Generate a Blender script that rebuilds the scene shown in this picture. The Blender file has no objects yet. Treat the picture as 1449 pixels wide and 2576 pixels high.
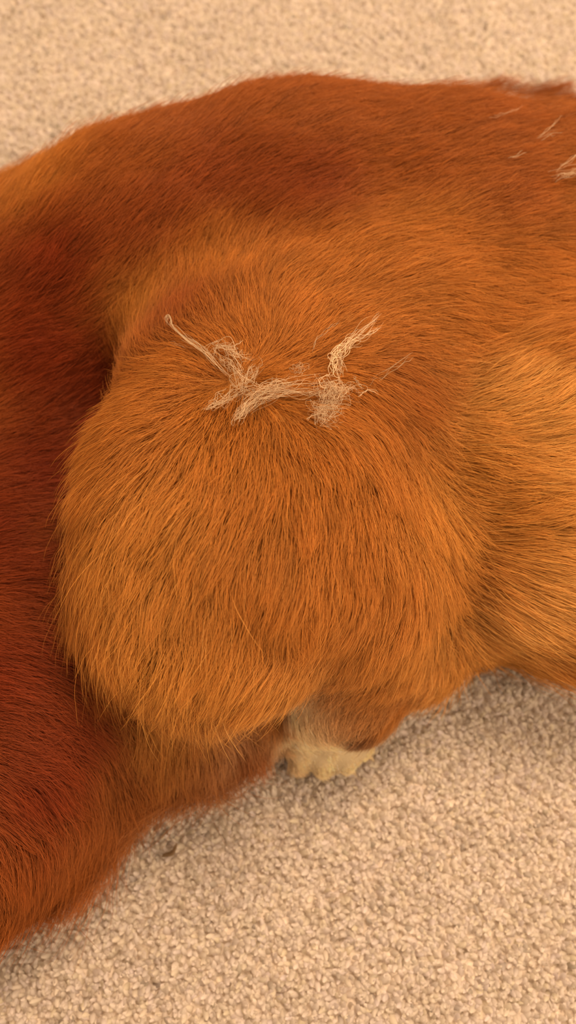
import bpy, bmesh, math, random
import numpy as np
from mathutils import Vector, Matrix, kdtree
from mathutils.bvhtree import BVHTree

rng = np.random.default_rng(7)
random.seed(7)
scene = bpy.context.scene
COL = scene.collection

# ------------------------------------------------------------------ camera
TILT = math.radians(22.0)          # from straight down
LOOK = Vector((0.0, 0.0, 0.08))
DIST = 0.72
FWD = Vector((0.0, math.sin(TILT), -math.cos(TILT)))
CPOS = LOOK - FWD * DIST
FPX = 2324.0                       # focal length in photo pixels
cam_data = bpy.data.cameras.new('camera')
cam = bpy.data.objects.new('camera', cam_data)
COL.objects.link(cam)
cam.location = CPOS
cam.rotation_euler = (TILT, 0.0, 0.0)
cam_data.sensor_fit = 'VERTICAL'
cam_data.sensor_height = 24.0
cam_data.lens = FPX / 2576.0 * 24.0
cam_data.clip_start = 0.02
cam_data.dof.use_dof = True
cam_data.dof.focus_distance = 0.575
cam_data.dof.aperture_fstop = 3.0
scene.camera = cam

# ------------------------------------------------------------------ light
world = bpy.data.worlds.new('room_ambient')
scene.world = world
world.use_nodes = True
bg = world.node_tree.nodes['Background']
bg.inputs[0].default_value = (1.0, 0.75, 0.50, 1.0)
bg.inputs[1].default_value = 0.92

def area(name, loc, target, size, power, col):
    d = bpy.data.lights.new(name, 'AREA')
    d.shape = 'DISK'
    d.size = size
    d.energy = power
    d.color = col
    o = bpy.data.objects.new(name, d)
    COL.objects.link(o)
    o.location = loc
    o.rotation_euler = (Vector(target) - Vector(loc)).to_track_quat('-Z', 'Y').to_euler()
    return o
area('ceiling_lamp', (0.45, 0.74, 2.1), (0.0, 0.4, 0.0), 0.9, 57.0, (1.0, 0.76, 0.52))
area('floor_lamp', (1.20, -0.50, 1.45), (0.0, 0.1, 0.1), 0.45, 17.0, (1.0, 0.75, 0.50))

scene.view_settings.view_transform = 'Standard'
scene.view_settings.look = 'None'
scene.view_settings.exposure = 0.06
scene.view_settings.gamma = 1.0
scene.view_settings.use_curve_mapping = False
scene.cycles_curves.shape = 'RIBBONS'
scene.cycles.max_bounces = 3
scene.cycles.diffuse_bounces = 3
scene.cycles.glossy_bounces = 2
scene.cycles.transmission_bounces = 4
scene.cycles.adaptive_threshold = 0.15

# ------------------------------------------------------------------ helpers
CUP = Vector((0.0, math.cos(TILT), math.sin(TILT)))
CRIGHT = Vector((1.0, 0.0, 0.0))

def ray(px, py):
    return (FWD + CRIGHT * ((px - 724.5) / FPX) - CUP * ((py - 1288.0) / FPX)).normalized()

def P(px, py, z):
    """the point at height z that stands at this place of the photograph"""
    d = ray(px, py)
    return CPOS + d * ((z - CPOS.z) / d.z)

def tag(o, label=None, cat=None, group=None, kind=None):
    if label: o['label'] = label
    if cat: o['category'] = cat
    if group: o['group'] = group
    if kind: o['kind'] = kind
    return o

def norm(a):
    return a / np.maximum(np.linalg.norm(a, axis=-1, keepdims=True), 1e-9)

def make_curves(name, pts, rad, col, mat, parent=None):
    """pts (N,K,3), rad (N,K), col (N,3): N strands as one hair object"""
    n, k, _ = pts.shape
    cu = bpy.data.hair_curves.new(name)
    cu.add_curves([k] * n)
    cu.attributes['position'].data.foreach_set('vector', np.ascontiguousarray(pts, dtype=np.float32).ravel())
    ra = cu.attributes.get('radius') or cu.attributes.new('radius', 'FLOAT', 'POINT')
    ra.data.foreach_set('value', np.ascontiguousarray(rad, dtype=np.float32).ravel())
    ca = cu.attributes.new('tint', 'FLOAT_COLOR', 'CURVE')
    c4 = np.ones((n, 4), np.float32)
    c4[:, :3] = col
    ca.data.foreach_set('color', c4.ravel())
    o = bpy.data.objects.new(name, cu)
    cu.materials.append(mat)
    COL.objects.link(o)
    if parent is not None:
        o.parent = parent
    return o

# ------------------------------------------------------------------ materials
def strand_material(name, rough, spec, transl, tip_gain=1.0):
    m = bpy.data.materials.new(name)
    m.use_nodes = True
    nt = m.node_tree
    nt.nodes.clear()
    out = nt.nodes.new('ShaderNodeOutputMaterial')
    at = nt.nodes.new('ShaderNodeAttribute'); at.attribute_name = 'tint'
    hi = nt.nodes.new('ShaderNodeHairInfo')
    ramp = nt.nodes.new('ShaderNodeMapRange')
    ramp.inputs[3].default_value = 0.80
    ramp.inputs[4].default_value = tip_gain
    nt.links.new(hi.outputs['Intercept'], ramp.inputs[0])
    mul = nt.nodes.new('ShaderNodeVectorMath'); mul.operation = 'SCALE'
    nt.links.new(at.outputs['Color'], mul.inputs[0])
    nt.links.new(ramp.outputs[0], mul.inputs['Scale'])
    pb = nt.nodes.new('ShaderNodeBsdfPrincipled')
    pb.inputs['Roughness'].default_value = rough
    pb.inputs['Specular IOR Level'].default_value = spec
    nt.links.new(mul.outputs[0], pb.inputs['Base Color'])
    tr = nt.nodes.new('ShaderNodeBsdfTranslucent')
    nt.links.new(mul.outputs[0], tr.inputs['Color'])
    mx = nt.nodes.new('ShaderNodeMixShader')
    mx.inputs[0].default_value = transl
    nt.links.new(pb.outputs[0], mx.inputs[1])
    nt.links.new(tr.outputs[0], mx.inputs[2])
    nt.links.new(mx.outputs[0], out.inputs[0])
    return m

def plain_material(name, col, rough=0.8, noise_scale=None, dark=0.7):
    m = bpy.data.materials.new(name)
    m.use_nodes = True
    nt = m.node_tree
    pb = nt.nodes['Principled BSDF']
    pb.inputs['Roughness'].default_value = rough
    pb.inputs['Specular IOR Level'].default_value = 0.15
    if noise_scale:
        nz = nt.nodes.new('ShaderNodeTexNoise')
        nz.inputs['Scale'].default_value = noise_scale
        nz.inputs['Detail'].default_value = 6.0
        cr = nt.nodes.new('ShaderNodeValToRGB')
        cr.color_ramp.elements[0].position = 0.35
        cr.color_ramp.elements[1].position = 0.65
        cr.color_ramp.elements[0].color = (*[c * dark for c in col], 1)
        cr.color_ramp.elements[1].color = (*col, 1)
        nt.links.new(nz.outputs[0], cr.inputs[0])
        nt.links.new(cr.outputs[0], pb.inputs['Base Color'])
    else:
        pb.inputs['Base Color'].default_value = (*col, 1)
    return m

M_FUR = strand_material('ginger_fur', 0.5, 0.22, 0.38, 1.2)
M_FLUFF = strand_material('pale_undercoat', 0.6, 0.25, 0.35, 1.0)
M_YARN = strand_material('carpet_yarn', 0.95, 0.0, 0.45, 1.04)
M_SKIN = plain_material('ginger_skin', (0.20, 0.065, 0.016), 0.8, 60.0, 0.75)
_nt = M_SKIN.node_tree
_at = _nt.nodes.new('ShaderNodeAttribute'); _at.attribute_name = 'tint'
_mx = _nt.nodes.new('ShaderNodeMix'); _mx.data_type = 'RGBA'; _mx.inputs[0].default_value = 0.8
_cr = next(n for n in _nt.nodes if n.type == 'VALTORGB')
_nt.links.new(_cr.outputs[0], _mx.inputs[6]); _nt.links.new(_at.outputs['Color'], _mx.inputs[7])
_nt.links.new(_mx.outputs[2], _nt.nodes['Principled BSDF'].inputs['Base Color'])
M_BACKING = plain_material('carpet_backing', (0.70, 0.57, 0.46), 0.95, 220.0, 0.75)
M_CLAW = plain_material('horn_claw', (0.55, 0.40, 0.24), 0.45, 90.0, 0.8)
M_NOSE = plain_material('dark_nose', (0.03, 0.018, 0.014), 0.4, 120.0, 0.7)
M_EYE = plain_material('brown_eye', (0.05, 0.02, 0.008), 0.15, 80.0, 0.7)

# ------------------------------------------------------------------ floor and carpet
def build_floor():
    bm = bmesh.new()
    bmesh.ops.create_grid(bm, x_segments=20, y_segments=20, size=2.5)
    for v in bm.verts:
        v.co.z = -0.0045
        v.co.y += 0.3
    me = bpy.data.meshes.new('floor')
    bm.to_mesh(me); bm.free()
    me.materials.append(M_BACKING)
    o = bpy.data.objects.new('floor', me)
    COL.objects.link(o)
    tag(o, 'beige carpeted floor under the dog', 'floor', kind='structure')

def carpet_tufts(x0, x1, y0, y1, s, hole, fat):
    gx, gy = np.meshgrid(np.arange(x0, x1, s), np.arange(y0, y1, s))
    root = np.stack([gx.ravel(), gy.ravel(), np.full(gx.size, -0.006)], 1)
    root[:, :2] += rng.normal(0, s * 0.42, (len(root), 2))
    keep = rng.random(len(root)) > 0.06
    if hole:
        keep &= ~((root[:, 0] > hole[0]) & (root[:, 0] < hole[1]) & (root[:, 1] > hole[2]) & (root[:, 1] < hole[3]))
    root = root[keep]
    n, K = len(root), 6
    az = rng.uniform(0, 2 * np.pi, n)
    lean = rng.uniform(0.35, 1.05, n)
    L = rng.normal(0.0100, 0.0012, n).clip(0.007, 0.013)
    curl = rng.normal(0, 1.6, n)
    pts = np.zeros((n, K, 3)); pts[:, 0] = root
    for k in range(1, K):
        t = k / (K - 1)
        a = az + curl * t
        th = lean * (0.3 + 1.25 * t)
        d = np.stack([np.cos(a) * np.sin(th), np.sin(a) * np.sin(th), np.cos(th)], 1)
        pts[:, k] = pts[:, k - 1] + d * (L / (K - 1))[:, None]
    prof = np.array([0.8, 1.0, 1.08, 1.05, 0.9, 0.35])
    rad = rng.normal(0.00175 * fat, 0.0003, n).clip(0.001, 0.004)[:, None] * prof[None]
    col = np.array([0.74, 0.635, 0.545])[None] * rng.normal(1.0, 0.045, n).clip(0.85, 1.12)[:, None]
    col[:, 2] *= rng.normal(1.0, 0.04, n)
    col[rng.random(n) < 0.03] *= 0.72
    return pts, rad, col

def build_carpet():
    inner = (-0.66, 0.66, -0.50, 1.05)
    a = carpet_tufts(*inner, 0.0030, None, 1.15)
    b = carpet_tufts(-1.3, 1.3, -1.15, 1.75, 0.0054, inner, 1.7)
    o = make_curves('carpet_pile', *[np.concatenate([u, v]) for u, v in zip(a, b)], M_YARN)
    tag(o, 'beige twisted cut-pile carpet covering the floor around the dog', 'carpet', kind='stuff')

build_floor()
build_carpet()

# ------------------------------------------------------------------ dog body
BLOBS = []
def blob(px, py, z, rx, ry, rz, ang=0.0, tilt=(0, 0)):
    """ellipsoid of the body: centre, half axes (m), turn about z (deg)"""
    BLOBS.append((P(px, py, z), (rx, ry, rz), math.radians(ang), tilt))
def wblob(x, y, z, rx, ry, rz, ang=0.0, tilt=(0, 0)):
    BLOBS.append((Vector((x, y, z)), (rx, ry, rz), math.radians(ang), tilt))

# torso: an arc from the rump (right) round to the chest (left, towards the viewer)
blob(1340, 650, 0.095, 0.19, 0.128, 0.100, 0)
blob(1020, 600, 0.103, 0.19, 0.125, 0.106, -2)
blob(720, 575, 0.108, 0.17, 0.120, 0.108, 12)
blob(420, 660, 0.106, 0.17, 0.118, 0.106, 26)
blob(120, 790, 0.090, 0.17, 0.120, 0.092, 35)
blob(-120, 850, 0.09, 0.13, 0.14, 0.088, 45)
blob(-110, 1200, 0.068, 0.16, 0.150, 0.075, 60)
blob(-190, 1550, 0.075, 0.165, 0.18, 0.085, 75)
blob(-200, 1850, 0.080, 0.145, 0.13, 0.090, 85)
blob(110, 1770, 0.055, 0.12, 0.09, 0.056, 30)      # belly
blob(430, 1785, 0.038, 0.12, 0.058, 0.040, 12)
# thigh
blob(710, 1030, 0.155, 0.120, 0.120, 0.085, 0)
blob(620, 1250, 0.172, 0.108, 0.115, 0.084, 10)
blob(565, 1445, 0.150, 0.092, 0.095, 0.082, 25)
blob(160, 1600, 0.070, 0.10, 0.09, 0.065, 30)
blob(60, 1960, 0.035, 0.10, 0.085, 0.042, 30)
blob(800, 1370, 0.128, 0.095, 0.100, 0.080, -10)
blob(850, 1590, 0.085, 0.07, 0.06, 0.06, 0)
blob(900, 830, 0.145, 0.12, 0.095, 0.075, 0)
blob(1130, 690, 0.125, 0.13, 0.090, 0.080, 0)
blob(760, 700, 0.135, 0.09, 0.07, 0.075, 20)
# rump and tail root
blob(1330, 1130, 0.100, 0.120, 0.14, 0.105, 0)
blob(1400, 1390, 0.085, 0.130, 0.085, 0.085, -8)
blob(1700, 1400, 0.055, 0.13, 0.070, 0.055, -5)
# lower leg and foot
blob(980, 1570, 0.062, 0.085, 0.060, 0.055, 28)
blob(880, 1735, 0.064, 0.052, 0.040, 0.048, 30)
blob(880, 1790, 0.036, 0.036, 0.022, 0.030, 20)
blob(775, 1785, 0.036, 0.030, 0.032, 0.034, 60)
# toes
TOES = [((722, 1800), (730, 1860), (752, 1912)), ((762, 1815), (776, 1872), (808, 1925)),
        ((805, 1825), (830, 1878), (870, 1920)), ((848, 1825), (882, 1858), (915, 1888))]
for tp in TOES:
    for k, (tx, ty) in enumerate(tp):
        blob(tx, ty, (0.036, 0.025, 0.014)[k], 0.0098 - 0.0006 * k, 0.0098 - 0.0006 * k, 0.0130 - 0.001 * k)
# front half beyond the frame: shoulder, neck, head, forelegs
wblob(-0.40, -0.26, 0.10, 0.12, 0.11, 0.10, 80)
wblob(-0.41, -0.37, 0.11, 0.085, 0.10, 0.085, 80)
wblob(-0.38, -0.46, 0.11, 0.075, 0.075, 0.07, 40)
for _s in (-1, 1):
    wblob(-0.405 + _s * 0.41 * 0.068, -0.452 + _s * 0.912 * 0.068, 0.125, 0.032, 0.014, 0.050, -24, (_s * 14, 0))
wblob(-0.31, -0.50, 0.085, 0.065, 0.040, 0.038, -20)
wblob(-0.26, -0.52, 0.075, 0.035, 0.028, 0.026, -20)
wblob(-0.35, -0.36, 0.045, 0.10, 0.035, 0.035, -30)
wblob(-0.26, -0.41, 0.025, 0.06, 0.026, 0.024, -25)
# tail
for k in range(6):
    t = k / 5
    wblob(0.36 + 0.20 * t, 0.0 - 0.02 * t - 0.10 * t * t, 0.055 - 0.02 * t, 0.06, 0.045 - 0.02 * t, 0.045 - 0.018 * t, -15 - 25 * t)

def build_body():
    bm = bmesh.new()
    for c, r, a, tl in BLOBS:
        mat = Matrix.Translation(c) @ Matrix.Rotation(a, 4, 'Z') @ Matrix.Rotation(math.radians(tl[0]), 4, 'X') @ \
              Matrix.Rotation(math.radians(tl[1]), 4, 'Y') @ Matrix.Diagonal((*r, 1.0))
        bmesh.ops.create_icosphere(bm, subdivisions=4, radius=1.0, matrix=mat)
    me = bpy.data.meshes.new('dog_shape')
    bm.to_mesh(me); bm.free()
    o = bpy.data.objects.new('dog', me)
    COL.objects.link(o)
    m1 = o.modifiers.new('r', 'REMESH'); m1.mode = 'VOXEL'; m1.voxel_size = 0.0038
    m2 = o.modifiers.new('s', 'SMOOTH'); m2.factor = 0.5; m2.iterations = 2
    dg = bpy.context.evaluated_depsgraph_get()
    me2 = bpy.data.meshes.new_from_object(o.evaluated_get(dg))
    o.modifiers.clear()
    me2.name = 'dog'
    # keep everything above the pile
    co = np.empty(len(me2.vertices) * 3, np.float32)
    me2.vertices.foreach_get('co', co)
    co = co.reshape(-1, 3)
    ed = np.empty(len(me2.edges) * 2, np.int32)
    me2.edges.foreach_get('vertices', ed)
    ed = ed.reshape(-1, 2)
    co = co.astype(float)
    deg = np.bincount(ed.ravel(), minlength=len(co)).astype(float)[:, None]
    fp = np.array(P(810, 1800, 0.02))
    foot_d = np.linalg.norm(co[:, :2] - fp[None, :2], axis=1)
    head_d = np.linalg.norm(co - np.array((-0.34, -0.50, 0.09))[None], axis=1)
    w = np.clip((foot_d - 0.045) / 0.07, 0.0, 1.0) * np.clip((head_d - 0.09) / 0.08, 0.0, 1.0)
    w = (0.65 * w)[:, None]
    for _ in range(125):
        acc = np.stack([np.bincount(ed[:, 0], co[ed[:, 1], k], len(co)) + np.bincount(ed[:, 1], co[ed[:, 0], k], len(co)) for k in range(3)], 1)
        co += w * (acc / deg - co)
    co = co.astype(np.float32)
    co[:, 2] = np.maximum(co[:, 2], 0.003)
    me2.vertices.foreach_set('co', co.ravel())
    me2.materials.clear(); me2.materials.append(M_SKIN)
    for p in me2.polygons: p.use_smooth = True
    me2.update()
    o.data = me2
    bpy.data.meshes.remove(me)
    return o

dog = build_body()
tag(dog, 'ginger long-coated dog lying curled on its side on the carpet', 'dog')
me = dog.data
me.calc_loop_triangles()
nv, ntri = len(me.vertices), len(me.loop_triangles)
V = np.empty(nv * 3, np.float32); me.vertices.foreach_get('co', V); V = V.reshape(-1, 3).astype(float)
N = np.empty(nv * 3, np.float32); me.vertices.foreach_get('normal', N); N = N.reshape(-1, 3).astype(float)
T = np.empty(ntri * 3, np.int32); me.loop_triangles.foreach_get('vertices', T); T = T.reshape(-1, 3)
BVH = BVHTree.FromPolygons([tuple(v) for v in V], [tuple(t) for t in T])

def surf(px, py):
    """place and normal of the dog's skin at this place of the photograph"""
    h = BVH.ray_cast(CPOS, ray(px, py))
    if h[0] is None:
        return P(px, py, 0.02), Vector((0, 0, 1))
    return h[0], h[1]

# ------------------------------------------------------------------ fur: the lie of the coat
# (place in the photograph, direction of the tips along the ground (right, down), length cm, lift, tint)
RED, RUS, AMB = (0.235, 0.029, 0.005), (0.33, 0.092, 0.014), (0.47, 0.170, 0.026)  # RED: red coat colour, deepened to carry the left flank's shade
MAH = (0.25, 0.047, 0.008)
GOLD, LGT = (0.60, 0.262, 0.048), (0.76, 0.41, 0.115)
CRM, DRK = (0.90, 0.72, 0.45), (0.14, 0.040, 0.010)  # DRK: shade of the hollow under the hock, painted into the fur
ANCH = [
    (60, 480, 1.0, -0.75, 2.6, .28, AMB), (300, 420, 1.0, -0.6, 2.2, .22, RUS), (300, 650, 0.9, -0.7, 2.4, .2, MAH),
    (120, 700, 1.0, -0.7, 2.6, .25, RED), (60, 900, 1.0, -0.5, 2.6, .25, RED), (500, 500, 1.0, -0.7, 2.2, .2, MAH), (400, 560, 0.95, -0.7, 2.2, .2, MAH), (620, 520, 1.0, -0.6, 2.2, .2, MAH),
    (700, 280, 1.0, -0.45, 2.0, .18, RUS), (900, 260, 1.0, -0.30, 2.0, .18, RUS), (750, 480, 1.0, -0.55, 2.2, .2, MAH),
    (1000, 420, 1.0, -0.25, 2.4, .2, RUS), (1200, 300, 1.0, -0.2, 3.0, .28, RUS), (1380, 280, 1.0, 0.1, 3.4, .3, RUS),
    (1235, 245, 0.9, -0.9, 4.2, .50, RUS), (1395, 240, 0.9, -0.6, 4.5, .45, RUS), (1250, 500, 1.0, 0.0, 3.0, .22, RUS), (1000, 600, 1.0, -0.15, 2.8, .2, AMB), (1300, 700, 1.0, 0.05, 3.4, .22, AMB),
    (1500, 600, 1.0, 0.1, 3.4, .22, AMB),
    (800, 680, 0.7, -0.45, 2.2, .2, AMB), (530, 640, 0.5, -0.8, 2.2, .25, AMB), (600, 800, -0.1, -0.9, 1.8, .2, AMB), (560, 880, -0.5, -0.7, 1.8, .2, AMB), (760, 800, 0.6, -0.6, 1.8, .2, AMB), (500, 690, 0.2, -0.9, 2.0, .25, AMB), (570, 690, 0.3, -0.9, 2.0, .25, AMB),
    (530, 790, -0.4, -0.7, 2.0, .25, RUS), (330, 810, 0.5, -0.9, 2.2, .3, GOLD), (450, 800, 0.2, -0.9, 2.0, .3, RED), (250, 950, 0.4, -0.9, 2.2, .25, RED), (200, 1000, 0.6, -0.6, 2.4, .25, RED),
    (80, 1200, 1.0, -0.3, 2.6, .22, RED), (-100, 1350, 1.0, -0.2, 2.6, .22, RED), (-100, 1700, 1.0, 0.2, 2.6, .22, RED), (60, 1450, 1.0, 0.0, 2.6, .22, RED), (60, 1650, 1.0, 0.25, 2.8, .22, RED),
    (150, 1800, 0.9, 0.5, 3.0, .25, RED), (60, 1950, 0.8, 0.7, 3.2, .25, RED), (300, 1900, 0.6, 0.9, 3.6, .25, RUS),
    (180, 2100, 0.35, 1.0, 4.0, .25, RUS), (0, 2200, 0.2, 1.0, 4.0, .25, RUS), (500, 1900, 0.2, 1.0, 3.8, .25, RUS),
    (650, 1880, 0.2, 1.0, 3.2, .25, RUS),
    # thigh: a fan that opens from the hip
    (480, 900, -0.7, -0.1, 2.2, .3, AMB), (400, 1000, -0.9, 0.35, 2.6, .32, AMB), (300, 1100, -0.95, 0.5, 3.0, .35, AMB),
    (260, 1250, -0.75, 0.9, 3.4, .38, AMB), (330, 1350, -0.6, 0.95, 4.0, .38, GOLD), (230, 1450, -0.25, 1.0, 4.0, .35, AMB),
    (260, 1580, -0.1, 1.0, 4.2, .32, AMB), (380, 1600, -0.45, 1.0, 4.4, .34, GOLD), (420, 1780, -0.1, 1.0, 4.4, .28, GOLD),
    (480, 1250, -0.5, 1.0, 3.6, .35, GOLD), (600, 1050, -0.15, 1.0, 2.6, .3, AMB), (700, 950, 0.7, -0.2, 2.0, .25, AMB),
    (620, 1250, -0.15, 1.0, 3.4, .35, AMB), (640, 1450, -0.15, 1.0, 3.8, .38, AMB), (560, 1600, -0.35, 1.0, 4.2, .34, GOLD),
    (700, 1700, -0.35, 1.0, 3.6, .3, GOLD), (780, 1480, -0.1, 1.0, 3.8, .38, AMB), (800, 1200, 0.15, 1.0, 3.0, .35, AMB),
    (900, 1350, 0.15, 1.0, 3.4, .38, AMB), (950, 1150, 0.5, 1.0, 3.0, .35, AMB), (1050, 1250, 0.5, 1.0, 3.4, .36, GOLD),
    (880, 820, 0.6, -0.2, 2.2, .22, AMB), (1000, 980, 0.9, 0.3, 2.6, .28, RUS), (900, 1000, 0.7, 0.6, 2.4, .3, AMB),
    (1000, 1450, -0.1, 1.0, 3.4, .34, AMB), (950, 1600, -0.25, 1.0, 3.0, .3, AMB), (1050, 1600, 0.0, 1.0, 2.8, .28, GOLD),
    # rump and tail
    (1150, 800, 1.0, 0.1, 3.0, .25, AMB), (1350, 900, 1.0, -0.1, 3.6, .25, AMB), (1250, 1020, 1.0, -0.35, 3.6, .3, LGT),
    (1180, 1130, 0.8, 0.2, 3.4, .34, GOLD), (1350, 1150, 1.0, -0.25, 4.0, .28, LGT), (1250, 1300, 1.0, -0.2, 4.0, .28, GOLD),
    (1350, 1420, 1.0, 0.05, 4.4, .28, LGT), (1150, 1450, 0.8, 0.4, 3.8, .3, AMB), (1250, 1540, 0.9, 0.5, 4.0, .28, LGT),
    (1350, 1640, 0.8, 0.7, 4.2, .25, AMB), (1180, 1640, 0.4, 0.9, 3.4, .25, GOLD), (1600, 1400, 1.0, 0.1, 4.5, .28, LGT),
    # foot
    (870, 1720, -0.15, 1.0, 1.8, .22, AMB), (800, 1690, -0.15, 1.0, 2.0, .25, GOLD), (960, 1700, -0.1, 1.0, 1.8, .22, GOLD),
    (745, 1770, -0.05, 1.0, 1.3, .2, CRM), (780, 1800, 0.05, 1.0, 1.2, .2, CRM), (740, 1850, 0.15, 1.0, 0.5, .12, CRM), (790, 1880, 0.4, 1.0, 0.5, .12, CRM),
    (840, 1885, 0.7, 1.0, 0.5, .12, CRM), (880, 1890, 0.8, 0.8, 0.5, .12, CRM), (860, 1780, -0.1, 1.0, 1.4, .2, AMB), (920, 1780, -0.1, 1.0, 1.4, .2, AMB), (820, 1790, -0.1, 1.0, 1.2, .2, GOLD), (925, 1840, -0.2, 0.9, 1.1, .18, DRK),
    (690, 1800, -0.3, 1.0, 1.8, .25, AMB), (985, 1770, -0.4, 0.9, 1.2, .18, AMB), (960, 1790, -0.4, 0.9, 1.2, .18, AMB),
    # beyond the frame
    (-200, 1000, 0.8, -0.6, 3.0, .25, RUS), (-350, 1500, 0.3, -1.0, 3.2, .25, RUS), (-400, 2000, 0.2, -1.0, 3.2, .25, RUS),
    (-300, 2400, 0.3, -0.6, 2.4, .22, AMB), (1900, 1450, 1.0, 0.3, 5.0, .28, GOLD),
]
A_xy = []; A_d = []; A_len = []; A_lift = []; A_col = []
for (px, py, dx, dy, ln, lf, cl) in ANCH:
    h, _n = surf(px, py)
    A_xy.append((h.x, h.y, h.z * 0.8))
    d = Vector((dx, -dy)).normalized()
    A_d.append((d.x, d.y)); A_len.append(ln * 0.01); A_lift.append(lf); A_col.append(cl)
for (x, y, z, dx, dy, ln, lf, cl) in [                       # head and neck, beyond the frame
        (-0.24, -0.52, 0.09, -0.9, 0.4, 0.5, .15, RUS), (-0.30, -0.50, 0.11, -0.9, 0.4, 0.7, .15, RUS), (-0.36, -0.47, 0.17, -0.9, 0.4, 1.0, .18, AMB),
        (-0.34, -0.43, 0.12, -0.9, 0.5, 1.0, .18, AMB), (-0.38, -0.53, 0.12, -0.9, 0.3, 1.0, .18, AMB), (-0.42, -0.43, 0.17, -0.6, 0.8, 1.6, .2, AMB),
        (-0.41, -0.36, 0.18, -0.1, 1.0, 2.6, .25, RUS), (-0.26, -0.41, 0.04, 0.9, -0.4, 0.9, .18, GOLD), (-0.31, -0.38, 0.06, 0.9, -0.4, 1.4, .2, AMB)]:
    A_xy.append((x, y, z * 0.8)); d = Vector((dx, dy)).normalized()
    A_d.append((d.x, d.y)); A_len.append(ln * 0.01); A_lift.append(lf); A_col.append(cl)
A_xy = np.array(A_xy); A_d = np.array(A_d); A_len = np.array(A_len); A_lift = np.array(A_lift); A_col = np.array(A_col)

FOOT_AT = P(815, 1810, 0.03)
def groom(p):
    out_d = np.empty((len(p), 2)); out_l = np.empty(len(p)); out_f = np.empty(len(p)); out_c = np.empty((len(p), 3))
    for i in range(0, len(p), 50000):
        q = p[i:i + 50000] * np.array([1.0, 1.0, 0.8])[None]
        d2 = ((q[:, None] - A_xy[None]) ** 2).sum(-1)
        w = 1.0 / (d2 + 0.00012) ** 2
        w /= w.sum(1, keepdims=True)
        out_d[i:i + 50000] = w @ A_d
        out_l[i:i + 50000] = w @ A_len
        out_f[i:i + 50000] = w @ A_lift
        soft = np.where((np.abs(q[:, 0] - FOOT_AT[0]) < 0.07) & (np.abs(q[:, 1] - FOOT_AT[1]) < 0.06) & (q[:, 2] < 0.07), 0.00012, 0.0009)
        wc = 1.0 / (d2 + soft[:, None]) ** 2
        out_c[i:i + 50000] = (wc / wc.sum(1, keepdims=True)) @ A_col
    return out_d, out_l, out_f, out_c

def sample(n, weight):
    a, b, c = V[T[:, 0]], V[T[:, 1]], V[T[:, 2]]
    area_ = np.linalg.norm(np.cross(b - a, c - a), axis=1) * 0.5 * weight
    idx = rng.choice(len(T), size=n, p=area_ / area_.sum())
    u = rng.random(n); v = rng.random(n)
    f = u + v > 1
    u[f] = 1 - u[f]; v[f] = 1 - v[f]
    w = 1 - u - v
    p = a[idx] * w[:, None] + b[idx] * u[:, None] + c[idx] * v[:, None]
    nn = norm(N[T[idx, 0]] * w[:, None] + N[T[idx, 1]] * u[:, None] + N[T[idx, 2]] * v[:, None])
    return p, nn

def smooth_noise(p, scale, seed):
    """cheap smooth noise from a few waves"""
    r = np.random.default_rng(seed)
    s = np.zeros(len(p))
    for _ in range(7):
        k = r.normal(0, 1, 3) * scale
        s += np.sin(p @ k + r.uniform(0, 6.28))
    return s / 2.6

K = 7
def grow(p, n, wild):
    d2, L, lift, col = groom(p)
    m = len(p)
    ang = smooth_noise(p, 60.0, 3) * 0.16 + rng.normal(0, wild, m)
    ca, sa = np.cos(ang), np.sin(ang)
    ang = ang + np.where((p[:, 2] < 0.05) & (p[:, 1] < 0.05) & (p[:, 0] < -0.02), rng.normal(0, 0.2, m), 0.0)
    ca, sa = np.cos(ang), np.sin(ang)
    d3 = np.stack([d2[:, 0] * ca - d2[:, 1] * sa, d2[:, 0] * sa + d2[:, 1] * ca, np.zeros(m)], 1)
    d3 = norm(d3 + rng.normal(0, 0.14, (m, 3)) * np.array([1, 1, 0]))
    flow = norm(d3 - n * (d3 * n).sum(1, keepdims=True))
    L = L * rng.normal(1.0, 0.14, m).clip(0.55, 1.5) * (1.0 + 0.12 * smooth_noise(p, 90.0, 5))
    low = (p[:, 2] < 0.05) & (p[:, 1] < 0.05) & (p[:, 0] < -0.02)
    L = np.where(low, L * rng.uniform(0.7, 1.7, m), L)
    lf = (lift + rng.normal(0, wild * 0.5, m) + 0.05 * smooth_noise(p, 45.0, 9)).clip(0.06, 0.9)
    return flow, L, lf, col

def strands(p, n, flow, L, lf, bend):
    m = len(p)
    pts = np.zeros((m, K, 3)); pts[:, 0] = p - n * 0.001
    d0 = norm(flow + n * (lf * 2.6)[:, None])
    d1 = norm(flow + n * (lf * 0.15)[:, None] + bend)
    for k in range(1, K):
        t = (k - 0.5) / (K - 1)
        d = norm(d0 * (1 - t) + d1 * t)
        pts[:, k] = pts[:, k - 1] + d * (L / (K - 1))[:, None]
    return pts

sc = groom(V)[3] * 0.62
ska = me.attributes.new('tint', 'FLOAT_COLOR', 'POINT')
ska.data.foreach_set('color', np.concatenate([sc, np.ones((nv, 1))], 1).astype(np.float32).ravel())

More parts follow.
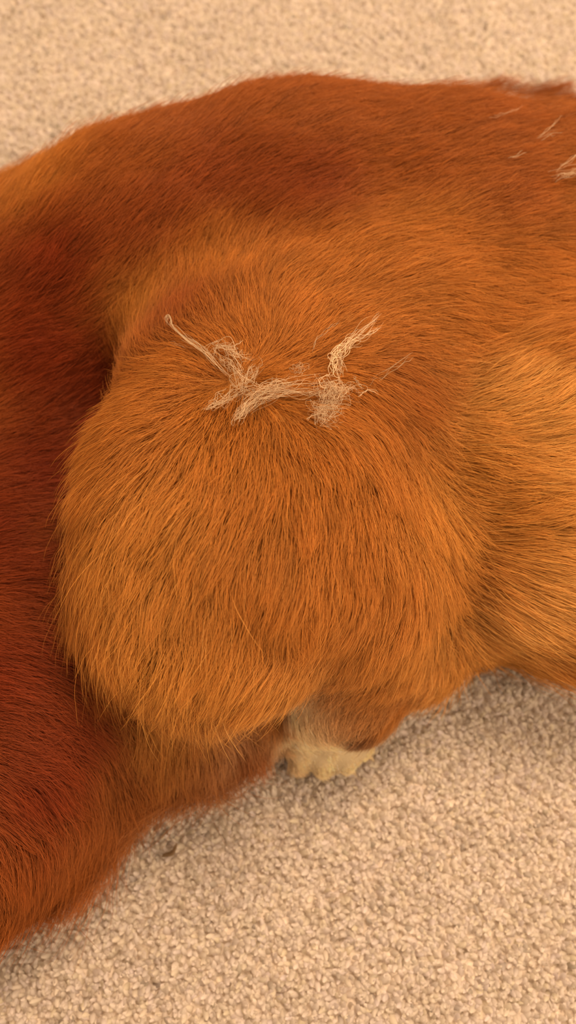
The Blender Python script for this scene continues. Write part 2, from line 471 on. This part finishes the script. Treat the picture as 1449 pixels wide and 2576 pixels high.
# tri weights: dense where the photograph looks, sparse on the far side and beyond the frame
cent = V[T].mean(1); tn = N[T].mean(1)
rel = cent - np.array(CPOS)
dep = rel @ np.array(FWD)
ppx = 724.5 + FPX * (rel @ np.array(CRIGHT)) / dep
ppy = 1288.0 - FPX * (rel @ np.array(CUP)) / dep
inside = (ppx > -260) & (ppx < 1700) & (ppy > -100) & (ppy < 2750)
W = np.where(inside, 1.0, 0.22) * np.where(cent[:, 2] < 0.006, 0.05, 1.0)
facing = -(norm(rel) * tn).sum(1)
W *= np.where(facing < -0.45, 0.3, 1.0)
W *= np.where((ppx > 690) & (ppx < 960) & (ppy > 1720) & (ppy < 1980) & (cent[:, 2] < 0.075), 2.6, 1.0)

NG, NH = 16000, 380000
gp, gn = sample(NG, W)
gfl, gL, glf, gcol = grow(gp, gn, 0.16)
gbend = rng.normal(0, 0.10, (NG, 3))
gpts = strands(gp, gn, gfl, gL, glf, gbend)
gtint = rng.normal(1.0, 0.07, NG).clip(0.7, 1.3)

hp, hn = sample(NH, W)
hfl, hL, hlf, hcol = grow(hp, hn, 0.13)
fly = rng.random(NH) < 0.10        # loose hairs that stand off the locks
hL[fly] *= rng.uniform(0.9, 1.35, fly.sum())
hlf[fly] *= rng.uniform(1.0, 2.2, fly.sum())
hbend = rng.normal(0, 0.08, (NH, 3))
hpts = strands(hp, hn, hfl, hL, hlf, hbend)
kd = kdtree.KDTree(NG)
for i in range(NG): kd.insert(gp[i], i)
kd.balance()
near = np.fromiter((kd.find(q)[1] for q in hp), np.int64, NH)
# strands gather towards the tip of their lock
clump = np.clip(rng.normal(0.0, 0.18, NH) + np.interp(hL, [0.018, 0.024, 0.036], [0.12, 0.26, 0.48]), 0.0, 0.95)
tt = np.linspace(0, 1, K) ** 1.3
clump[fly] *= 0.25
target = gpts[near] + (hp - gp[near])[:, None, :] * 0.10
cw = (clump[:, None] * tt[None])[..., None]
hpts = hpts * (1 - cw) + target * cw
# a second, broader gathering on the long-haired places
NC = 2600
cp, cn = sample(NC, W)
cfl, cL, clf, _c = grow(cp, cn, 0.22)
cpts = strands(cp, cn, cfl, cL * 1.05, clf, rng.normal(0, 0.10, (NC, 3)))
kc = kdtree.KDTree(NC)
for i in range(NC): kc.insert(cp[i], i)
kc.balance()
nearc = np.fromiter((kc.find(q)[1] for q in hp), np.int64, NH)
wide = np.where(fly, 0.2, 1.0) * np.interp(hL, [0.022, 0.036], [0.0, 0.44]) * rng.uniform(0.5, 1.0, NH)
tgt2 = cpts[nearc] + (hp - cp[nearc])[:, None, :] * 0.45
cw = (wide[:, None] * (np.linspace(0, 1, K) ** 1.6)[None])[..., None]
hpts = hpts * (1 - cw) + tgt2 * cw
hpts += rng.normal(0, 0.00035, hpts.shape) * np.linspace(0, 1, K)[None, :, None]
tint = gtint[near] * rng.normal(1.0, 0.13, NH).clip(0.6, 1.5)
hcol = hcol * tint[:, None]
pale = rng.random(NH) < 0.025
hcol[pale] = hcol[pale] * np.array([1.25, 1.45, 1.9])
hcol = np.clip(hcol, 0.004, 0.9)
hpts[:, :, 2] = np.maximum(hpts[:, :, 2], 0.002)
prof = np.array([1.0, 1.0, 0.95, 0.85, 0.7, 0.5, 0.15])
hr = 0.000135 * rng.normal(1, 0.15, NH).clip(0.6, 1.5)[:, None] * prof[None]
hrel = hp - np.array(CPOS); hd = hrel @ np.array(FWD)
hx = 724.5 + FPX * (hrel @ np.array(CRIGHT)) / hd
hy = 1288.0 - FPX * (hrel @ np.array(CUP)) / hd
outside = (hx < -200) | (hx > 1650) | (hy > 2700)
hr[outside] *= 2.0

# locks that stand up from the edge of the back
def lock(px, py, d, ln, n, spread):
    global hpts, hr, hcol, hp, hx, hy
    h, n_ = surf(px, py)
    d = np.array(Vector(d).normalized())
    r0 = np.array(h)[None] + rng.normal(0, spread, (n, 3)) * np.array([1, 1, 0.3])
    dd = norm(d[None] + rng.normal(0, 0.16, (n, 3)))
    ls = ln * rng.uniform(0.6, 1.1, n)
    q = np.zeros((n, K, 3)); q[:, 0] = r0
    for k in range(1, K):
        t = k / (K - 1)
        q[:, k] = q[:, k - 1] + norm(dd + np.array([0.5, 0.1, -0.5])[None] * t) * (ls / (K - 1))[:, None]
    tip = r0.mean(0) + d * ln
    q += ((tip + (r0 - r0.mean(0)) * 0.5)[:, None] - q) * (0.45 * np.linspace(0, 1, K) ** 2)[None, :, None]
    hpts = np.concatenate([hpts, q]); hp = np.concatenate([hp, r0])
    hr = np.concatenate([hr, 0.000135 * np.ones((n, 1)) * prof[None]])
    hcol = np.concatenate([hcol, np.array(RUS)[None] * rng.normal(1, 0.15, n).clip(.6, 1.4)[:, None]])
    hx = np.concatenate([hx, np.full(n, px)]); hy = np.concatenate([hy, np.full(n, py)])
for (px, py, d, ln, n, sp) in ((1200, 232, (0.8, 0.5, 0.30), 0.030, 90, 0.004), (1228, 236, (0.65, 0.6, 0.42), 0.030, 90, 0.003),
                               (1262, 240, (0.5, 0.6, 0.45), 0.028, 70, 0.0025), (1340, 240, (0.95, 0.4, 0.18), 0.030, 160, 0.005),
                               (1378, 240, (0.9, 0.45, 0.22), 0.032, 200, 0.006), (1405, 262, (1.0, 0.2, 0.2), 0.034, 220, 0.006),
                               (1300, 236, (0.9, 0.4, 0.2), 0.020, 160, 0.007), (1440, 285, (1.0, 0.3, 0.2), 0.030, 200, 0.006), (1150, 225, (0.9, 0.4, 0.2), 0.014, 120, 0.008),
                               (60, 420, (0.6, 0.5, 0.3), 0.020, 80, 0.008), (120, 400, (0.6, 0.5, 0.3), 0.018, 80, 0.008), (180, 385, (0.6, 0.5, 0.3), 0.018, 60, 0.008)):
    lock(px, py, d, ln, n, sp)

# the coat in the regions one can tell apart
foot = (hp[:, 2] < 0.07) & (hx > 690) & (hx < 1010) & (hy > 1640) & (hy < 2000)
thigh = ~foot & (((hx - 640) / 470) ** 2 + ((hy - 1330) / 460) ** 2 < 1.0) & (hp[:, 2] > 0.05)
rump = ~foot & ~thigh & (hx > 1080) & (hy > 950)
coat = ~(foot | thigh | rump)
for nm, sel, lab in (('coat', coat, 'rusty red smooth coat on the back and flank'), ('thigh_fur', thigh, 'golden orange feathery fur fanned over the thigh'),
                     ('tail_fur', rump, 'soft golden fur of the rump and tail'), ('paw_fur', foot, 'cream and orange fur on the hind paw')):
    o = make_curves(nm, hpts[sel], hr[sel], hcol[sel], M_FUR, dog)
    tag(o, lab, kind='stuff')

# eyes and nose of the head beyond the frame
def bead(name, at, radii, mat):
    h, n_, _i, _d = BVH.find_nearest(Vector(at))
    bm = bmesh.new()
    bmesh.ops.create_uvsphere(bm, u_segments=20, v_segments=14, radius=1.0, matrix=Matrix.Translation(h + n_ * 0.002) @ Matrix.Rotation(math.radians(-24), 4, 'Z') @ Matrix.Diagonal((*radii, 1)))
    m = bpy.data.meshes.new(name)
    bm.to_mesh(m); bm.free()
    m.materials.append(mat)
    for f in m.polygons: f.use_smooth = True
    o = bpy.data.objects.new(name, m)
    COL.objects.link(o)
    o.parent = dog
for _s in (-1, 1):
    bead('eye', (-0.325 + _s * 0.41 * 0.045, -0.482 + _s * 0.912 * 0.045, 0.15), (0.009, 0.009, 0.009), M_EYE)
bead('nose', (-0.20, -0.545, 0.09), (0.011, 0.015, 0.011), M_NOSE)

# claws of the hind paw
def claw(p, d, ln, r):
    bm = bmesh.new()
    rings = []
    side = d.cross(Vector((0, 0, 1))).normalized()
    for k in range(6):
        t = k / 5
        c = p + d * (ln * t) + Vector((0, 0, -0.004 * t * t + 0.0015 * t))
        rr = r * (1 - t) ** 0.7 + 0.0002
        rings.append([bm.verts.new(c + side * (rr * math.cos(a) * 0.8) + Vector((0, 0, rr * math.sin(a)))) for a in [2 * math.pi * j / 8 for j in range(8)]])
    for a, b in zip(rings, rings[1:]):
        for j in range(8):
            bm.faces.new((a[j], a[(j + 1) % 8], b[(j + 1) % 8], b[j]))
    bm.faces.new(rings[-1])
    m = bpy.data.meshes.new('claw')
    bm.to_mesh(m); bm.free()
    m.materials.append(M_CLAW)
    for f in m.polygons: f.use_smooth = True
    o = bpy.data.objects.new('claw', m)
    COL.objects.link(o)
    o.parent = dog
    return o
for tp in TOES:
    a, b = P(*tp[1], 0.018), P(*tp[2], 0.012)
    d = (b - a).normalized()
    claw(b + d * 0.0055, (d + Vector((0, 0, -0.5))).normalized(), 0.0095, 0.0024)

# ------------------------------------------------------------------ loose undercoat caught in the coat
def lie(px, py, up):
    """a point resting on the fur, up metres above the skin"""
    h, n_ = surf(px, py)
    return h + (n_ * 0.55 + Vector((0, 0, 0.45))) * (up * 0.62)

def spline(pts, k):
    pts = np.array([tuple(p) for p in pts])
    q = np.vstack([2 * pts[0] - pts[1], pts, 2 * pts[-1] - pts[-2]])
    out = []
    segs = len(pts) - 1
    for u in np.linspace(0, segs - 1e-6, k):
        i = int(u); t = u - i
        a, b, c, d = q[i:i + 4]
        out.append(0.5 * ((2 * b) + (-a + c) * t + (2 * a - 5 * b + 4 * c - d) * t * t + (-a + 3 * b - 3 * c + d) * t ** 3))
    return np.array(out)

def wisp(name, parent, px_path, n, spread, kink, rad, up=0.012, bright=1.0, taper=(1.0, 1.0), cut=0.35):
    """n fine pale hairs that follow one path; spread and kink in metres"""
    k = 14
    n = max(3, int(n * 0.42))
    base = spline([lie(x, y, up) for x, y in px_path], 60)
    pts = np.zeros((n, k, 3))
    for i in range(n):
        a = rng.random() * cut; b = 1 - rng.random() * cut
        u = np.linspace(a, b, k)
        f = u * 59
        i0 = np.minimum(f.astype(int), 58)
        c = base[i0] + (base[i0 + 1] - base[i0]) * (f - i0)[:, None]
        w = np.interp(u, [0, 1], taper)[:, None]
        off = rng.normal(0, spread, 3) * np.array([1, 1, 0.6])
        wob = np.zeros((k, 3))
        for _ in range(3):
            wob += np.sin(u[:, None] * rng.uniform(4, 26) + rng.uniform(0, 6.3, 3)[None]) * rng.normal(0, kink, 3)[None]
        pts[i] = c + off[None] * w + wob * (0.4 + 0.6 * w)
    r = rad * rng.normal(1, 0.25, n).clip(0.5, 1.6)[:, None] * np.interp(np.linspace(0, 1, k), [0, .1, .85, 1], [.5, 1, 1, .2])[None]
    col = np.array([0.68, 0.48, 0.29])[None] * (bright * rng.normal(1, 0.10, n).clip(0.7, 1.2))[:, None]
    return make_curves(name, pts, r, np.clip(col, 0, 0.92), M_FLUFF, parent)

def tuft_root(name, px, py, label, group=None):
    o = bpy.data.objects.new(name, None)
    o.empty_display_size = 0.01
    COL.objects.link(o)
    tag(o, label, 'fur tuft', group)
    return o

T1 = tuft_root('undercoat_tuft', 700, 1000, 'tangled pale tuft of loose undercoat spread across the golden thigh')
wisp('twisted_strand', T1, [(446, 850), (436, 835), (440, 824), (447, 832), (452, 852), (478, 882), (510, 908), (540, 934), (585, 985)], 26, 0.0006, 0.0003, 0.00011, 0.020, cut=0.2)
wisp('twisted_strand', T1, [(440, 840), (470, 868), (515, 900), (560, 950), (600, 1000)], 24, 0.0012, 0.0005, 0.00010, 0.017, cut=0.4)
wisp('wisp', T1, [(420, 880), (460, 888), (510, 905)], 8, 0.0012, 0.0005, 0.00008, 0.016, 0.8)
wisp('curled_clump', T1, [(535, 925), (548, 902), (575, 900), (592, 918), (612, 928), (640, 935)], 45, 0.0014, 0.0012, 0.00010, 0.018)
wisp('curled_clump', T1, [(545, 905), (570, 930), (590, 950), (605, 985), (598, 1005)], 45, 0.0020, 0.0014, 0.00010, 0.016)
wisp('curled_clump', T1, [(640, 935), (638, 958), (615, 985), (600, 1005)], 36, 0.0020, 0.0012, 0.00009, 0.015)
wisp('wisp', T1, [(580, 905), (600, 900), (616, 884)], 3, 0.0003, 0.0003, 0.00009, 0.020, cut=0.1)
wisp('wisp', T1, [(612, 1005), (575, 1030), (545, 1045), (520, 1055)], 60, 0.0024, 0.0008, 0.00009, 0.020, 1.0, (1.0, 0.5))
wisp('band', T1, [(598, 1088), (606, 1068), (625, 1045), (655, 1022), (690, 1006), (735, 1000), (785, 994), (830, 996)], 85, 0.0030, 0.0013, 0.00009, 0.017, 1.0, (0.4, 1.2))
wisp('band', T1, [(596, 1086), (606, 1066), (622, 1046), (645, 1028)], 30, 0.0016, 0.0007, 0.00010, 0.019, 1.2, (0.8, 1.2))
wisp('band', T1, [(600, 1010), (640, 1015), (690, 1004), (730, 992)], 60, 0.0028, 0.0012, 0.00009, 0.018, 1.0)
wisp('wisp', T1, [(725, 955), (745, 950), (765, 942)], 24, 0.0016, 0.0008, 0.00008, 0.018, 0.9)
wisp('crinkled_clump', T1, [(845, 985), (832, 960), (826, 938), (848, 908), (872, 885), (900, 858)], 40, 0.0015, 0.0017, 0.00015, 0.022, 1.3)
wisp('crinkled_clump', T1, [(858, 975), (850, 945), (846, 920), (866, 895), (905, 862), (950, 822)], 26, 0.0013, 0.0012, 0.00012, 0.022, 1.1, (1.0, 1.4), 0.25)
wisp('wisp', T1, [(850, 915), (880, 890), (915, 866), (945, 854)], 14, 0.0010, 0.0005, 0.00010, 0.022, 1.0, (1, 1), 0.2)
wisp('wisp', T1, [(870, 890), (915, 845), (942, 808)], 7, 0.0010, 0.0004, 0.00009, 0.022, 1.0, (1, 1.2), 0.2)
wisp('loop', T1, [(830, 970), (808, 972), (795, 985), (800, 1000), (815, 1002)], 5, 0.0003, 0.0003, 0.00012, 0.020, 1.15, (1, 1), 0.1)
wisp('loop', T1, [(840, 955), (850, 985), (832, 1010), (826, 1040)], 8, 0.0008, 0.0010, 0.00010, 0.020, 1.1, (1, 1), 0.1)
wisp('fluff', T1, [(790, 1000), (830, 1005), (870, 1012)], 100, 0.0036, 0.0018, 0.00008, 0.018, 1.0)
wisp('fluff', T1, [(835, 1000), (825, 1040), (800, 1062), (830, 1080)], 110, 0.0034, 0.0018, 0.00008, 0.018, 1.0)
wisp('wisp', T1, [(764, 1078), (778, 1066), (800, 1062), (815, 1055)], 5, 0.0003, 0.0003, 0.00011, 0.018, 1.1, (1, 1), 0.1)
T2 = tuft_root('undercoat_wisp', 905, 1010, 'small forked pale hairs just beside the tangled tuft on the thigh', 'stray pale hairs')
wisp('hair', T2, [(884, 1024), (902, 1008), (916, 1002), (938, 1014)], 4, 0.0003, 0.0003, 0.00010, 0.020, 1.1, (1, 1), 0.1)
wisp('hair', T2, [(878, 968), (888, 985), (902, 1002)], 3, 0.0003, 0.0003, 0.00009, 0.018, 0.9, (1, 1), 0.1)
T3 = tuft_root('undercoat_wisp', 960, 950, 'faint straight pale streak slanting up from the tangled tuft', 'stray pale hairs')
wisp('hair', T3, [(905, 992), (950, 960), (1000, 928), (1030, 905)], 10, 0.0016, 0.0005, 0.00008, 0.018, 0.8)
T4 = tuft_root('undercoat_wisp', 820, 860, 'single thin curved pale hair above the tangled tuft', 'stray pale hairs')
wisp('hair', T4, [(852, 826), (828, 845), (800, 868), (786, 890), (788, 912)], 3, 0.0004, 0.0004, 0.00008, 0.016, 0.8, (1, 1), 0.15)
T5 = tuft_root('undercoat_wisp', 1260, 325, 'short pale hairs on the dark red rump near the back edge', 'stray pale hairs')
wisp('hair', T5, [(1215, 338), (1250, 328), (1300, 312)], 8, 0.0009, 0.0004, 0.00008, 0.024, 1.1)
T6 = tuft_root('undercoat_wisp', 1360, 380, 'branching pale hairs fanned over the rump', 'stray pale hairs')
wisp('hair', T6, [(1318, 398), (1350, 378), (1380, 352), (1402, 336)], 8, 0.0007, 0.0004, 0.00008, 0.026, 1.1)
wisp('hair', T6, [(1330, 396), (1365, 378), (1395, 372)], 10, 0.0012, 0.0005, 0.00009, 0.024, 1.0)
wisp('hair', T6, [(1260, 440), (1290, 425), (1320, 405)], 8, 0.0014, 0.0005, 0.00008, 0.022, 0.9)
T7 = tuft_root('undercoat_wisp', 1420, 460, 'wide soft patch of pale hairs at the edge of the rump', 'stray pale hairs')
wisp('hair', T7, [(1365, 472), (1400, 452), (1440, 425), (1470, 410)], 11, 0.0012, 0.0005, 0.00008, 0.026, 1.1)
wisp('hair', T7, [(1370, 486), (1415, 470), (1480, 462)], 34, 0.0026, 0.0006, 0.00009, 0.022, 1.0)

# a dark shed hair on the carpet
q = np.array([[tuple(P(x + dx, y + dy, 0.006)) for x, y in ((408, 2152), (420, 2150), (431, 2146), (438, 2134), (443, 2122))] for dx, dy in ((0, 0), (3, 2), (-2, 3), (1, -3), (4, -1))])
o = make_curves('shed_hair', q, np.tile(np.array([0.0004, 0.0009, 0.0010, 0.0006, 0.0002]), (5, 1)), np.tile(np.array([0.20, 0.12, 0.06]), (5, 1)), M_FUR)
tag(o, 'small dark curved bit of shed hair on the carpet below the belly', 'hair')
